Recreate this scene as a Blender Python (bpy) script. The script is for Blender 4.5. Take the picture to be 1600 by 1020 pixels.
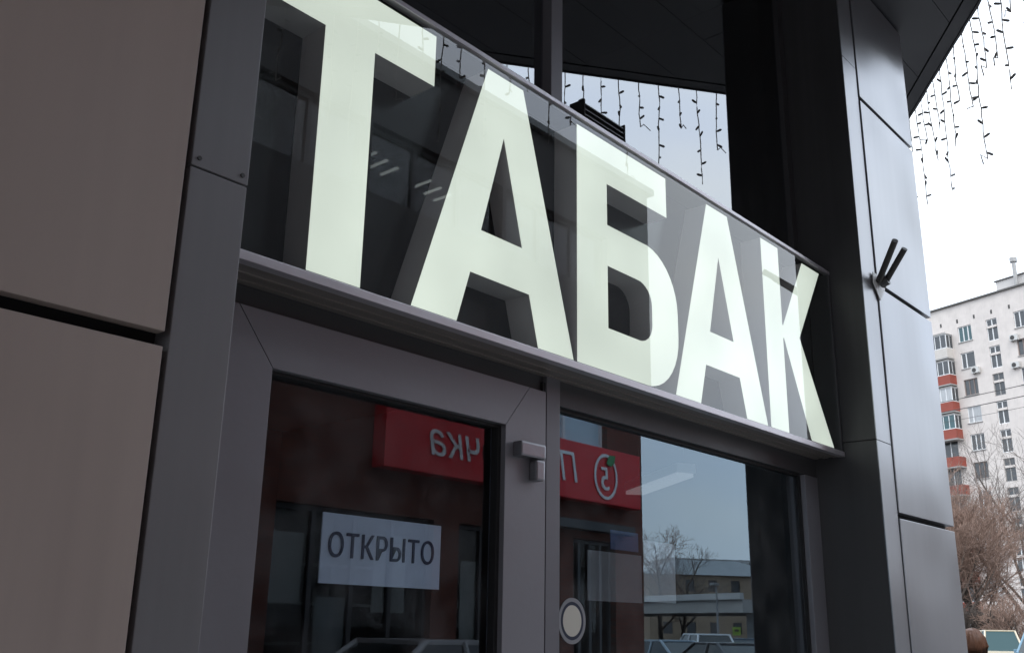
import bpy, bmesh, math, random
from mathutils import Vector, Matrix
rnd = random.Random(7)
for o in list(bpy.data.objects): bpy.data.objects.remove(o)
scene = bpy.context.scene
C = scene.collection
# ------------------------------------------------------------------ camera (X along the shopfront, Y into the shop, Z up)
FPX = 1550.0
def _n(v): return Vector(v).normalized()
_X = _n((2212-800, 1006-510, FPX)); _Z = _n((890-800, -4590-510, FPX)); _Y = _Z.cross(_X)
cam_d = bpy.data.cameras.new('camera'); cam = bpy.data.objects.new('camera', cam_d); C.objects.link(cam)
cam_d.sensor_fit = 'HORIZONTAL'; cam_d.sensor_width = 36.0; cam_d.lens = FPX/1600*36.0
cam_d.clip_start = 0.05; cam_d.clip_end = 3000
right = Vector((_X.x, _Y.x, _Z.x)); down = Vector((_X.y, _Y.y, _Z.y)); fwd = Vector((_X.z, _Y.z, _Z.z))
M = Matrix((right, -down, -fwd)).transposed().to_4x4(); M.translation = Vector((0, 0, 1.6)); cam.matrix_world = M
scene.camera = cam
# ------------------------------------------------------------------ overcast sky, sun, exposure
w = bpy.data.worlds.new('World'); scene.world = w; w.use_nodes = True
nt = w.node_tree; N = nt.nodes; L = nt.links; N.clear()
SUN_EL, SUN_AZ = math.radians(48), math.radians(229)
sky = N.new('ShaderNodeTexSky'); sky.sky_type = 'NISHITA'; sky.sun_disc = False; sky.sun_elevation = SUN_EL; sky.sun_rotation = SUN_AZ
tc = N.new('ShaderNodeTexCoord'); mp = N.new('ShaderNodeMapping'); mp.inputs['Scale'].default_value = (1, 1, 2.2)
L.new(tc.outputs['Generated'], mp.inputs['Vector'])
nz = N.new('ShaderNodeTexNoise'); nz.inputs['Scale'].default_value = 2.3; nz.inputs['Detail'].default_value = 4; nz.inputs['Roughness'].default_value = .5
L.new(mp.outputs[0], nz.inputs['Vector'])
cr = N.new('ShaderNodeValToRGB'); cr.color_ramp.elements[0].position = .34; cr.color_ramp.elements[0].color = (.74, .84, 1.0, 1)
cr.color_ramp.elements[1].position = .68; cr.color_ramp.elements[1].color = (.90, .96, 1.0, 1)
L.new(nz.outputs['Fac'], cr.inputs[0])
sx = N.new('ShaderNodeSeparateXYZ'); L.new(tc.outputs['Generated'], sx.inputs[0])
mr = N.new('ShaderNodeMapRange'); mr.inputs['From Min'].default_value = 0; mr.inputs['From Max'].default_value = 1; mr.inputs['To Min'].default_value = 14.5; mr.inputs['To Max'].default_value = 22.0
L.new(sx.outputs['Z'], mr.inputs['Value'])
sc = N.new('ShaderNodeVectorMath'); sc.operation = 'SCALE'; L.new(cr.outputs[0], sc.inputs[0]); L.new(mr.outputs[0], sc.inputs['Scale'])
mx = N.new('ShaderNodeMixRGB'); mx.inputs[0].default_value = .90
L.new(sky.outputs[0], mx.inputs[1]); L.new(sc.outputs[0], mx.inputs[2])
bg = N.new('ShaderNodeBackground'); bg.inputs['Strength'].default_value = .1; L.new(mx.outputs[0], bg.inputs[0])
wo = N.new('ShaderNodeOutputWorld'); L.new(bg.outputs[0], wo.inputs[0])
sd = bpy.data.lights.new('sun', 'SUN'); sd.energy = .9; sd.angle = math.radians(25); sd.color = (1, .96, .91)
so = bpy.data.objects.new('sun', sd); C.objects.link(so)
sdir = Vector((math.sin(SUN_AZ)*math.cos(SUN_EL), math.cos(SUN_AZ)*math.cos(SUN_EL), math.sin(SUN_EL)))
so.rotation_euler = sdir.to_track_quat('Z', 'Y').to_euler(); so.location = (0, -40, 40)
scene.render.engine = 'CYCLES'
vs = scene.view_settings; vs.view_transform = 'Standard'; vs.look = 'None'; vs.exposure = 0.5; vs.gamma = 1; vs.use_curve_mapping = False
scene.cycles.max_bounces = 10; scene.cycles.transparent_max_bounces = 16

# ------------------------------------------------------------------ materials
def mat(name, col, rough=.5, metal=0., var=.0, scale=6., bump=0., bscale=40., rvar=0., spec=.5, col2=None, stretch=(1, 1, 1), coat=0., detail=6, streak=0., canning=0.):
    m = bpy.data.materials.new(name); m.use_nodes = True; t = m.node_tree; p = t.nodes['Principled BSDF']
    p.inputs['Base Color'].default_value = (*col, 1); p.inputs['Roughness'].default_value = rough; p.inputs['Metallic'].default_value = metal
    p.inputs['Specular IOR Level'].default_value = spec; p.inputs['Coat Weight'].default_value = coat
    if var or rvar or bump or col2:
        g = t.nodes.new('ShaderNodeTexCoord'); mpp = t.nodes.new('ShaderNodeMapping'); mpp.inputs['Scale'].default_value = stretch
        t.links.new(g.outputs['Object'], mpp.inputs['Vector'])
    if var or rvar or col2:
        n = t.nodes.new('ShaderNodeTexNoise'); n.inputs['Scale'].default_value = scale; n.inputs['Detail'].default_value = detail; n.inputs['Roughness'].default_value = .62 if detail > 3 else .5
        t.links.new(mpp.outputs[0], n.inputs['Vector'])
        r = t.nodes.new('ShaderNodeValToRGB'); c2 = col2 or tuple(c*(1-var) for c in col); c1 = col if col2 else tuple(min(1, c*(1+var)) for c in col)
        r.color_ramp.elements[0].color = (*c2, 1); r.color_ramp.elements[1].color = (*c1, 1); r.color_ramp.elements[0].position = .15; r.color_ramp.elements[1].position = .85
        t.links.new(n.outputs['Fac'], r.inputs[0]); t.links.new(r.outputs[0], p.inputs['Base Color'])
        if rvar:
            q = t.nodes.new('ShaderNodeMapRange'); q.inputs['From Min'].default_value = .15; q.inputs['From Max'].default_value = .85
            q.inputs['To Min'].default_value = max(.02, rough-rvar); q.inputs['To Max'].default_value = rough+rvar
            t.links.new(n.outputs['Fac'], q.inputs['Value']); t.links.new(q.outputs[0], p.inputs['Roughness'])
    if streak:
        g3 = t.nodes.new('ShaderNodeTexCoord'); m3 = t.nodes.new('ShaderNodeMapping'); m3.inputs['Scale'].default_value = (22, 22, .7); t.links.new(g3.outputs['Object'], m3.inputs[0])
        n3 = t.nodes.new('ShaderNodeTexNoise'); n3.inputs['Scale'].default_value = 1; n3.inputs['Detail'].default_value = 4; t.links.new(m3.outputs[0], n3.inputs['Vector'])
        n4 = t.nodes.new('ShaderNodeTexNoise'); n4.inputs['Scale'].default_value = 1.4; n4.inputs['Detail'].default_value = 2; t.links.new(g3.outputs['Object'], n4.inputs['Vector'])
        pr = t.nodes.new('ShaderNodeMath'); pr.operation = 'MULTIPLY'; t.links.new(n3.outputs['Fac'], pr.inputs[0]); t.links.new(n4.outputs['Fac'], pr.inputs[1])
        q3 = t.nodes.new('ShaderNodeMapRange'); q3.inputs['From Min'].default_value = .10; q3.inputs['From Max'].default_value = .42; q3.inputs['To Min'].default_value = 1+streak*.3; q3.inputs['To Max'].default_value = 1-streak; t.links.new(pr.outputs[0], q3.inputs['Value'])
        v3 = t.nodes.new('ShaderNodeVectorMath'); v3.operation = 'SCALE'; t.links.new(r.outputs[0], v3.inputs[0]); t.links.new(q3.outputs[0], v3.inputs['Scale']); t.links.new(v3.outputs[0], p.inputs['Base Color'])
    if canning:
        g5 = t.nodes.new('ShaderNodeTexCoord'); n5 = t.nodes.new('ShaderNodeTexNoise'); n5.inputs['Scale'].default_value = 2.4; n5.inputs['Detail'].default_value = 0; t.links.new(g5.outputs['Object'], n5.inputs['Vector'])
        b5 = t.nodes.new('ShaderNodeBump'); b5.inputs['Strength'].default_value = 1; b5.inputs['Distance'].default_value = canning; t.links.new(n5.outputs['Fac'], b5.inputs['Height']); t.links.new(b5.outputs[0], p.inputs['Normal'])
    if bump:
        n2 = t.nodes.new('ShaderNodeTexNoise'); n2.inputs['Scale'].default_value = bscale; n2.inputs['Detail'].default_value = 3
        t.links.new(mpp.outputs[0], n2.inputs['Vector'])
        b = t.nodes.new('ShaderNodeBump'); b.inputs['Strength'].default_value = bump; b.inputs['Distance'].default_value = .01
        t.links.new(n2.outputs['Fac'], b.inputs['Height']); t.links.new(b.outputs[0], p.inputs['Normal'])
    return m
def emis(name, col, s=1., var=0.):
    m = bpy.data.materials.new(name); m.use_nodes = True; t = m.node_tree; p = t.nodes['Principled BSDF']
    p.inputs['Base Color'].default_value = (.2, .2, .2, 1); p.inputs['Roughness'].default_value = .4
    p.inputs['Emission Color'].default_value = (*col, 1); p.inputs['Emission Strength'].default_value = s
    if var:
        g = t.nodes.new('ShaderNodeTexCoord'); n = t.nodes.new('ShaderNodeTexNoise'); n.inputs['Scale'].default_value = 2.6; n.inputs['Detail'].default_value = 1
        t.links.new(g.outputs['Object'], n.inputs['Vector'])
        q = t.nodes.new('ShaderNodeMapRange'); q.inputs['From Min'].default_value = .3; q.inputs['From Max'].default_value = .7
        q.inputs['To Min'].default_value = s*(1-var); q.inputs['To Max'].default_value = s*(1+var*.4)
        t.links.new(n.outputs['Fac'], q.inputs['Value']); t.links.new(q.outputs[0], p.inputs['Emission Strength'])
    return m
def glass(name, ior, tint=(.75, .78, .8), wave=.0, wscale=1.2, dust=0., refl=(1, 1, 1)):
    # coated pane: mirror reflection rising with angle on the outer face, tinted see-through otherwise
    m = bpy.data.materials.new(name); m.use_nodes = True; t = m.node_tree; t.nodes.clear()
    o = t.nodes.new('ShaderNodeOutputMaterial'); mix = t.nodes.new('ShaderNodeMixShader'); tr = t.nodes.new('ShaderNodeBsdfTransparent'); gl = t.nodes.new('ShaderNodeBsdfGlossy')
    tr.inputs[0].default_value = (*tint, 1); gl.inputs['Roughness'].default_value = 0.0; gl.inputs['Color'].default_value = (*refl, 1)
    fr = t.nodes.new('ShaderNodeFresnel'); fr.inputs[0].default_value = ior
    ge = t.nodes.new('ShaderNodeNewGeometry'); su = t.nodes.new('ShaderNodeMath'); su.operation = 'SUBTRACT'; su.inputs[0].default_value = 1
    t.links.new(ge.outputs['Backfacing'], su.inputs[1]); mu = t.nodes.new('ShaderNodeMath'); mu.operation = 'MULTIPLY'
    t.links.new(fr.outputs[0], mu.inputs[0]); t.links.new(su.outputs[0], mu.inputs[1]); t.links.new(mu.outputs[0], mix.inputs[0])
    if wave:
        g = t.nodes.new('ShaderNodeTexCoord'); n = t.nodes.new('ShaderNodeTexNoise'); n.inputs['Scale'].default_value = wscale; n.inputs['Detail'].default_value = 1
        b = t.nodes.new('ShaderNodeBump'); b.inputs['Strength'].default_value = 1; b.inputs['Distance'].default_value = wave
        t.links.new(g.outputs['Object'], n.inputs['Vector']); t.links.new(n.outputs['Fac'], b.inputs['Height']); t.links.new(b.outputs[0], gl.inputs['Normal'])
    first = tr
    if dust:
        d = t.nodes.new('ShaderNodeBsdfDiffuse'); d.inputs[0].default_value = (.6, .6, .6, 1); m2 = t.nodes.new('ShaderNodeMixShader')
        g2 = t.nodes.new('ShaderNodeTexCoord'); n3 = t.nodes.new('ShaderNodeTexNoise'); n3.inputs['Scale'].default_value = 9; n3.inputs['Detail'].default_value = 8
        t.links.new(g2.outputs['Object'], n3.inputs['Vector']); q = t.nodes.new('ShaderNodeMapRange'); q.inputs['From Min'].default_value = .4; q.inputs['From Max'].default_value = .8
        q.inputs['To Max'].default_value = dust; t.links.new(n3.outputs['Fac'], q.inputs['Value']); t.links.new(q.outputs[0], m2.inputs[0])
        t.links.new(tr.outputs[0], m2.inputs[1]); t.links.new(d.outputs[0], m2.inputs[2]); first = m2
    t.links.new(first.outputs[0], mix.inputs[1]); t.links.new(gl.outputs[0], mix.inputs[2]); t.links.new(mix.outputs[0], o.inputs[0])
    return m
def brickmat(name, c1, c2, mortar, scale=1., rough=.85):
    m = bpy.data.materials.new(name); m.use_nodes = True; t = m.node_tree; p = t.nodes['Principled BSDF']; p.inputs['Roughness'].default_value = rough
    g = t.nodes.new('ShaderNodeTexCoord'); mpp = t.nodes.new('ShaderNodeMapping'); mpp.inputs['Rotation'].default_value = (math.pi/2, 0, 0)
    b = t.nodes.new('ShaderNodeTexBrick'); b.inputs['Scale'].default_value = scale; b.inputs['Color1'].default_value = (*c1, 1); b.inputs['Color2'].default_value = (*c2, 1); b.inputs['Mortar'].default_value = (*mortar, 1)
    b.inputs['Brick Width'].default_value = .25; b.inputs['Row Height'].default_value = .077; b.inputs['Mortar Size'].default_value = .008
    t.links.new(g.outputs['Object'], mpp.inputs[0]); t.links.new(mpp.outputs[0], b.inputs['Vector']); t.links.new(b.outputs['Color'], p.inputs['Base Color'])
    return m
mm = dict(
    beige=mat('beige_composite', (.47, .385, .345), .42, 0, .045, 2.2, 0, 8, .05, detail=3, streak=.07, canning=.012),
    grey=mat('grey_composite', (.25, .245, .255), .36, .25, .05, 2.2, 0, 5, .05, detail=3, streak=.09, canning=.008),
    silver=mat('silver_composite', (.325, .33, .35), .30, .75, .04, 1.5, 0, 4, .03, detail=1.5, streak=.05, canning=.02),
    charcoal=mat('charcoal_paint', (.06, .059, .062), .45, 0, .10, 5, 0, 30, .06, streak=.2, canning=.012),
    soffit=mat('soffit_composite', (.030, .030, .037), .42, .2, .06, 3, .02, 6, .08),
    alu=mat('anodised_frame', (.25, .243, .265), .40, .35, .06, 5, .03, 50, .08),
    darkframe=mat('dark_frame', (.07, .07, .075), .42, .2, .08, 6, 0, 1, .08),
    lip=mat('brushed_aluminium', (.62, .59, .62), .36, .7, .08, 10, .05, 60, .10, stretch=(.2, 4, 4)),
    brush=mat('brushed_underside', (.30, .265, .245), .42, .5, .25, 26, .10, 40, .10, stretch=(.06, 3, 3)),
    black=mat('black_gap', (.012, .012, .013), .7),
    gasket=mat('rubber_gasket', (.015, .015, .016), .6),
    back=mat('black_sign_back', (.012, .011, .012), .25, 0, .1, 6),
    letterside=mat('letter_return', (.62, .58, .58), .5, 0, .05, 8),
    steel=mat('hinge_steel', (.27, .27, .29), .33, .8, .08, 20, .03, 60, .08),
    screw=mat('screw_head', (.10, .10, .10), .4, .8),
    letter=emis('lit_opal_acrylic', (.93, 1.0, .89), .585, .18),
    tube=emis('fluorescent_tube', (.95, .97, 1.0), .11), tube2=emis('office_tube', (1.0, .93, .78), 3.0),
    doorglass=glass('door_glass', 1.75, (.88, .92, .97), .00035, 1.3, .05, (.85, .92, 1.0)), shopglass=glass('shop_glass', 2.25, (.82, .84, .85), .00035, 1.3, .05, (.70, .87, 1.0)), upglass=glass('coated_glass', 3.5, (.35, .38, .42), .0005, .9, .02, (.96, .98, 1.0)),
    signglass=glass('sign_glass', 1.72, (.95, .97, .96), .0002, 1.0, .012), clearglass=glass('clear_glass', 1.45, (.7, .72, .72)), farglass=glass('far_glass', 1.9, (.55, .6, .64)),
    paper=mat('paper', (.60, .64, .68), .7, 0, .04, 10), navy=mat('navy_print', (.012, .018, .05), .6), cream=mat('cream_print', (.66, .62, .54), .5),
    whiteplastic=mat('white_plastic', (.75, .75, .74), .4, 0, .05, 8), dimpaper=mat('grey_paper', (.30, .30, .32), .7, 0, .06, 12), bluep=mat('blue_print', (.05, .12, .30), .5),
    inner=mat('dark_brown_interior', (.055, .04, .035), .7, 0, .2, 3), tile=mat('interior_floor', (.12, .11, .10), .35, 0, .1, 4), wood=mat('brown_wood', (.12, .055, .035), .5, 0, .25, 8, stretch=(1, 1, .15)),
    wire=mat('dark_cable', (.04, .037, .035), .55), wirelight=mat('garland_wire', (.45, .42, .40), .6), bulb=mat('garland_led', (.12, .115, .11), .3),
    brick=brickmat('red_brick', (.17, .045, .026), (.12, .034, .022), (.09, .06, .05)), red=mat('red_sign', (.68, .02, .028), .4, 0, .08, 2), white=mat('white_paint', (.8, .8, .8), .5), green=mat('leaf_green', (.03, .25, .08), .5),
    asphalt=mat('asphalt', (.052, .052, .055), .85, 0, .2, 3, .3, 60), paving=mat('paving', (.28, .275, .265), .8, 0, .15, 4, .2, 40), kerb=mat('kerb_stone', (.30, .29, .28), .8, 0, .15, 8, .2, 40),
    plaster=mat('pale_tile_wall', (.66, .60, .56), .8, 0, .06, .3, 0, 8, stretch=(1, 1, .35), streak=.13), plaster_d=mat('roof_box_wall', (.58, .55, .53), .8, 0, .08, 2), redbal=mat('red_balcony', (.27, .060, .040), .7, 0, .2, 1.5), creambal=mat('cream_balcony', (.55, .51, .47), .7, 0, .1, 1.5),
    slab=mat('balcony_slab', (.32, .31, .30), .8, 0, .15, 2), pvc=mat('white_window_frame', (.74, .74, .74), .5), woodframe=mat('old_brown_frame', (.22, .17, .15), .6), wpane=mat('window_pane', (.045, .05, .055), .12, 0, .5, .8, spec=.7), curtain=mat('net_curtain', (.40, .41, .42), .35, 0, .25, 3, stretch=(4, 1, .4)), teal=mat('teal_window', (.045, .10, .11), .15, 0, .3, 1),
    roofcap=mat('roof_edge', (.10, .095, .09), .7), acwhite=mat('ac_casing', (.55, .54, .52), .5), pipe=mat('galvanised_pipe', (.35, .34, .33), .5, .5, .2, 4),
    bark=mat('bark', (.075, .058, .048), .9, 0, .25, 6), twig=mat('brown_twigs', (.23, .15, .115), .85, 0, .25, .6), twig2=mat('grey_twigs', (.16, .135, .12), .85, 0, .2, .6),
    yellowwall=mat('ochre_plaster', (.27, .20, .14), .8, 0, .15, .7), concrete=mat('concrete', (.42, .42, .42), .8, 0, .15, .6), roofgrey=mat('grey_metal_roof', (.22, .24, .25), .5, .2, .15, 1),
    hair=mat('brown_hair', (.13, .055, .028), .55, 0, .35, 30, .5, 60, stretch=(1, 1, .2)), skin=mat('skin', (.52, .33, .25), .55), coat=mat('dark_coat', (.03, .032, .04), .8, 0, .2, 12), trouser=mat('dark_trousers', (.025, .025, .03), .8), shoe=mat('shoes', (.02, .018, .016), .5),
    tyre=mat('tyre', (.02, .02, .02), .8), rim=mat('wheel_rim', (.4, .4, .42), .35, .7), carglass=mat('car_glass', (.02, .028, .03), .06, spec=.8), lampred=mat('tail_lamp', (.4, .02, .02), .25), lampclear=mat('head_lamp', (.7, .72, .74), .15), lime=mat('lime_sign', (.28, .42, .06), .5),
    ebrick=mat('brown_brick', (.16, .10, .08), .85, 0, .2, 1), darkclad=mat('dark_cladding', (.022, .020, .022), .5, 0, .1, 2), mullion=mat('mullion_paint', (.19, .185, .205), .42, .3, .06, 5), vanglass=mat('van_glass', (.035, .07, .075), .55, spec=.2), skypane=mat('sky_painted_pane', (.50, .62, .70), .3), lamppole=mat('grey_pole', (.25, .25, .26), .5, .4))
def paint(name, col): return mat(name, col, .3, .1, .05, 3, coat=.6)

# ------------------------------------------------------------------ builders
def tag(o, label=None, cat=None, group=None, kind=None):
    if label: o['label'] = label
    if cat: o['category'] = cat
    if group: o['group'] = group
    if kind: o['kind'] = kind
    return o
def empty(name, loc=(0, 0, 0), rz=0, **k):
    o = bpy.data.objects.new(name, None); C.objects.link(o); o.location = loc; o.rotation_euler = (0, 0, rz); o.empty_display_size = .2
    return tag(o, **k)
def link(name, me, parent=None, **k):
    o = bpy.data.objects.new(name, me); C.objects.link(o)
    if parent: o.parent = parent
    return tag(o, **k)
class MB:
    def __init__(s): s.v = []; s.f = []; s.m = []; s.mats = []
    def mi(s, m):
        m = mm[m] if isinstance(m, str) else m
        if m not in s.mats: s.mats.append(m)
        return s.mats.index(m)
    def add(s, vs, fs, m):
        b = len(s.v); s.v += [tuple(p) for p in vs]; k = s.mi(m)
        for f in fs: s.f.append([b+i for i in f]); s.m.append(k)
        return s
    def box(s, a, b, m):
        x0, y0, z0 = (min(a[i], b[i]) for i in range(3)); x1, y1, z1 = (max(a[i], b[i]) for i in range(3))
        return s.add([(x0,y0,z0),(x1,y0,z0),(x1,y1,z0),(x0,y1,z0),(x0,y0,z1),(x1,y0,z1),(x1,y1,z1),(x0,y1,z1)],
                     [(0,3,2,1),(4,5,6,7),(0,1,5,4),(1,2,6,5),(2,3,7,6),(3,0,4,7)], m)
    def prism_y(s, poly, y0, y1, m):       # poly in (x,z), counter-clockwise seen from -Y
        n = len(poly); vs = [(x, y0, z) for x, z in poly]+[(x, y1, z) for x, z in poly]
        fs = [list(range(n)), list(range(2*n-1, n-1, -1))]+[(i, n+i, n+(i+1) % n, (i+1) % n) for i in range(n)]
        return s.add(vs, fs, m)
    def prism_z(s, poly, z0, z1, m):
        n = len(poly); vs = [(x, y, z0) for x, y in poly]+[(x, y, z1) for x, y in poly]
        fs = [list(range(n-1, -1, -1)), list(range(n, 2*n))]+[(i, (i+1) % n, n+(i+1) % n, n+i) for i in range(n)]
        return s.add(vs, fs, m)
    def tube(s, pts, rad, m, n=6, cap=True):
        P = [Vector(p) for p in pts]; R = rad if isinstance(rad, (list, tuple)) else [rad]*len(P); vs = []; fs = []
        up = Vector((0, 0, 1))
        for i, p in enumerate(P):
            d = (P[min(i+1, len(P)-1)]-P[max(i-1, 0)]).normalized(); a = d.cross(up)
            if a.length < 1e-3: a = d.cross(Vector((1, 0, 0)))
            a.normalize(); b = d.cross(a)
            for k in range(n):
                t = 2*math.pi*k/n; vs.append(p+(a*math.cos(t)+b*math.sin(t))*R[i])
        for i in range(len(P)-1):
            for k in range(n): fs.append((i*n+k, i*n+(k+1) % n, (i+1)*n+(k+1) % n, (i+1)*n+k))
        if cap: fs += [tuple(range(n-1, -1, -1)), tuple((len(P)-1)*n+k for k in range(n))]
        return s.add(vs, fs, m)
    def mesh(s, name, bevel=0., smooth=False):
        me = bpy.data.meshes.new(name); me.from_pydata(s.v, [], s.f)
        for m in s.mats: me.materials.append(m)
        me.polygons.foreach_set('material_index', s.m); me.update()
        if bevel or True:
            bm = bmesh.new(); bm.from_mesh(me)
            bmesh.ops.recalc_face_normals(bm, faces=bm.faces)
            if bevel: bmesh.ops.bevel(bm, geom=list(bm.edges), offset=bevel, segments=2, affect='EDGES', profile=.7, clamp_overlap=True)
            bm.to_mesh(me); bm.free()
        if smooth: me.polygons.foreach_set('use_smooth', [True]*len(me.polygons))
        return me
    def build(s, name, parent=None, bevel=0., smooth=False, **k): return link(name, s.mesh(name, bevel, smooth), parent, **k)
def box(name, a, b, m, parent=None, bevel=0., **k): return MB().box(a, b, m).build(name, parent, bevel, **k)
def text_mesh(name, body, size, m, depth=.002, shear=0., space=1., offset=0.):
    cu = bpy.data.curves.new(name, 'FONT'); cu.body = body; cu.size = size; cu.extrude = depth; cu.shear = shear; cu.space_character = space; cu.offset = offset; cu.align_x = 'CENTER'; cu.align_y = 'CENTER'; cu.resolution_u = 4
    o = bpy.data.objects.new(name, cu); C.objects.link(o); bpy.context.view_layer.update()
    me = bpy.data.meshes.new_from_object(o.evaluated_get(bpy.context.evaluated_depsgraph_get())); me.name = name
    bpy.data.objects.remove(o); bpy.data.curves.remove(cu); me.materials.clear(); me.materials.append(mm[m]); return me
def polymesh(name, outer, holes, y0, y1, m_face, m_side):
    """flat letter shape in (x,z) with holes, extruded from y0 (front) to y1: front face in m_face, the rest in m_side"""
    bm = bmesh.new(); edges = []
    for lp in [outer]+holes:
        vs_ = [bm.verts.new((x, y0, z)) for x, z in lp]
        edges += [bm.edges.new((vs_[i], vs_[(i+1) % len(vs_)])) for i in range(len(vs_))]
    r = bmesh.ops.triangle_fill(bm, use_beauty=True, use_dissolve=False, edges=edges, normal=(0, -1, 0))
    faces = [g for g in r['geom'] if isinstance(g, bmesh.types.BMFace)]
    ex = bmesh.ops.extrude_face_region(bm, geom=faces, use_keep_orig=True)
    bmesh.ops.translate(bm, verts=[g for g in ex['geom'] if isinstance(g, bmesh.types.BMVert)], vec=(0, y1-y0, 0))
    bmesh.ops.recalc_face_normals(bm, faces=bm.faces)
    me = bpy.data.meshes.new(name); bm.normal_update()
    for f in bm.faces: f.material_index = 0 if all(abs(v.co.y-y0) < 1e-5 for v in f.verts) else 1
    bm.to_mesh(me); bm.free(); me.materials.append(mm[m_face]); me.materials.append(mm[m_side]); return me
def wall_grid(mb, x0, x1, z0, z1, openings, y, depth, m):
    """wall face in the plane y with rectangular openings (x0,x1,z0,z1) and reveals running back by depth"""
    xs = sorted({x0, x1, *[o[0] for o in openings], *[o[1] for o in openings]}); zs = sorted({z0, z1, *[o[2] for o in openings], *[o[3] for o in openings]})
    xs = [x for x in xs if x0-1e-6 <= x <= x1+1e-6]; zs = [z for z in zs if z0-1e-6 <= z <= z1+1e-6]
    for i in range(len(xs)-1):
        for j in range(len(zs)-1):
            cx, cz = (xs[i]+xs[i+1])/2, (zs[j]+zs[j+1])/2
            if any(o[0] < cx < o[1] and o[2] < cz < o[3] for o in openings): continue
            mb.add([(xs[i], y, zs[j]), (xs[i+1], y, zs[j]), (xs[i+1], y, zs[j+1]), (xs[i], y, zs[j+1])], [(0, 1, 2, 3)], m)
    for a, b, c, d in openings:
        yb = y+depth
        mb.add([(a,y,c),(b,y,c),(b,y,d),(a,y,d),(a,yb,c),(b,yb,c),(b,yb,d),(a,yb,d)], [(0,4,5,1),(1,5,6,2),(2,6,7,3),(3,7,4,0)], m)

# ------------------------------------------------------------------ ground
MB().add([(-900,-900,-.13),(900,-900,-.13),(900,900,-.13),(-900,900,-.13)], [(0,1,2,3)], 'asphalt').build('ground', kind='structure')
pv = MB(); pv.prism_z([(-30,-7.98),(17.4,-7.98),(17.4,-3),(14,1.0),(14,40),(-30,40)], -.125, 0, 'paving'); pv.build('pavement', kind='structure')
kb = MB(); kb.prism_z([(17.404,-7.98),(17.55,-7.98),(17.55,-2.95),(14.15,1.05),(14.15,40),(14.004,40),(14.004,1.0),(17.404,-3)], -.128, .004, 'kerb'); kb.build('kerb', kind='structure')

# ------------------------------------------------------------------ the shop building
YP, YF, YG = 1.545, 1.815, 1.85
ZC = 4.75                                   # underside of the overhanging upper floor
shop = empty('shop_building', (0, 1.8, 0), label='shop building clad in beige and grey panels with dark overhanging upper floor', cat='building')
OFF = Vector((0, 1.8, 0))
def S(mb_or_name, *a, **k): pass
def part(name, mb, bevel=0., parent=shop, **k):
    me = mb.mesh(name, bevel); 
    if parent is shop or parent.parent is None:
        me.transform(Matrix.Translation(-Vector(parent.location)))
    return link(name, me, parent, **k)
def sbox(name, a, b, m, bevel=0., **k): return part(name, MB().box(a, b, m), bevel, **k)
# beige cladding left of the shopfront: recessed dark backing, panels with open joints
sbox('cladding_backing', (-6, 1.60, 0), (.862, 1.9, ZC-.004), 'black')
for x0, x1 in ((-5.9, -4.275), (-4.25, -2.625), (-2.6, -.975), (-.95, .847)):
    for z0, z1 in ((.1, 1.02), (1.048, 2.056), (2.083, 3.085), (3.112, 4.08), (4.107, 4.72)):
        p = sbox('facade_panel', (x0, YP, z0), (x1, 1.572, z1), 'beige', .002)
# grey corner trim between cladding and sign, in two lengths with screws
for z0, z1 in ((0.02, 2.4055), (2.4085, ZC-.01)):
    d = 0 if z0 < 1 else -.002
    col = part('corner_trim', MB().box((.860, YP+.004+d, z0), (.982, 1.90, z1), 'grey'), .002)
    for sxx in (.874, .968):
        if z0 > 1:
            part('screw', MB().tube([(sxx, YP+.004+d-.003, 2.425), (sxx, YP+.02, 2.425)], .0045, 'screw', 8))
# right pilaster: dark reveal, narrow flange, wide panels
XJ = 4.08
sbox('pilaster_core', (4.09, 1.575, 0), (4.915, 6.0, ZC-.004), 'black')
for z0, z1 in ((0, 2.378), (2.381, ZC-.008)):
    sbox('reveal_panel', (XJ, YP+.004, z0), (4.089, 1.95, z1), 'charcoal', .001)
for z0, z1 in ((.0, 2.3765), (2.380, 4.20), (4.2035, ZC-.008)):
    sbox('pilaster_flange', (4.0805, YP-.001, z0), (4.2345, YP+.003, z1), 'silver')
for z0, z1 in ((.05, 1.02), (1.045, 2.068), (2.092, 3.096), (3.118, 4.036), (4.058, ZC-.008)):
    sbox('pilaster_panel', (4.246, YP-.006, z0), (4.93, 1.572, z1), 'silver', .0025)
    sbox('side_panel', (4.916, 1.574, z0), (4.931, 6.0, z1), 'silver', .002)
# overhang: planks of the soffit, border strip, fascia, upper volume
ED = Vector((.807, .59, 0)).normalized(); E0 = Vector((5.877, 1.834, 0))
def edge_x(y, inset=0.):                    # x of the diagonal edge at y, moved inwards
    nrm = Vector((-ED.y, ED.x, 0)); q = E0+nrm*inset
    return q.x+(y-q.y)*ED.x/ED.y
def ept(s, inset=0., z=0.): return E0+ED*s+Vector((-ED.y, ED.x, 0))*inset+Vector((0, 0, z))
XL = -6.0
ylow = lambda x, ins: (E0+Vector((-ED.y, ED.x, 0))*ins).y+(x-(E0+Vector((-ED.y, ED.x, 0))*ins).x)*ED.y/ED.x
p0, p1 = ept(-15.0), ept(2.6)
part('upper_floor', MB().prism_z([(p0.x, p0.y), (p1.x, p1.y), (p1.x, 14), (p0.x, 14)], ZC+.03, 10.5, 'charcoal'))
part('soffit_border', MB().prism_z([tuple(ept(s, i)[:2]) for s, i in ((-15, .002), (2.5, .002), (2.5, .075), (-15, .075))], ZC, ZC+.028, 'soffit'))
part('fascia', MB().prism_z([tuple(ept(s, i)[:2]) for s, i in ((-15, -.012), (2.6, -.012), (2.6, 0), (-15, 0))], ZC-.006, ZC+.5, 'soffit'), .001)
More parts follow.
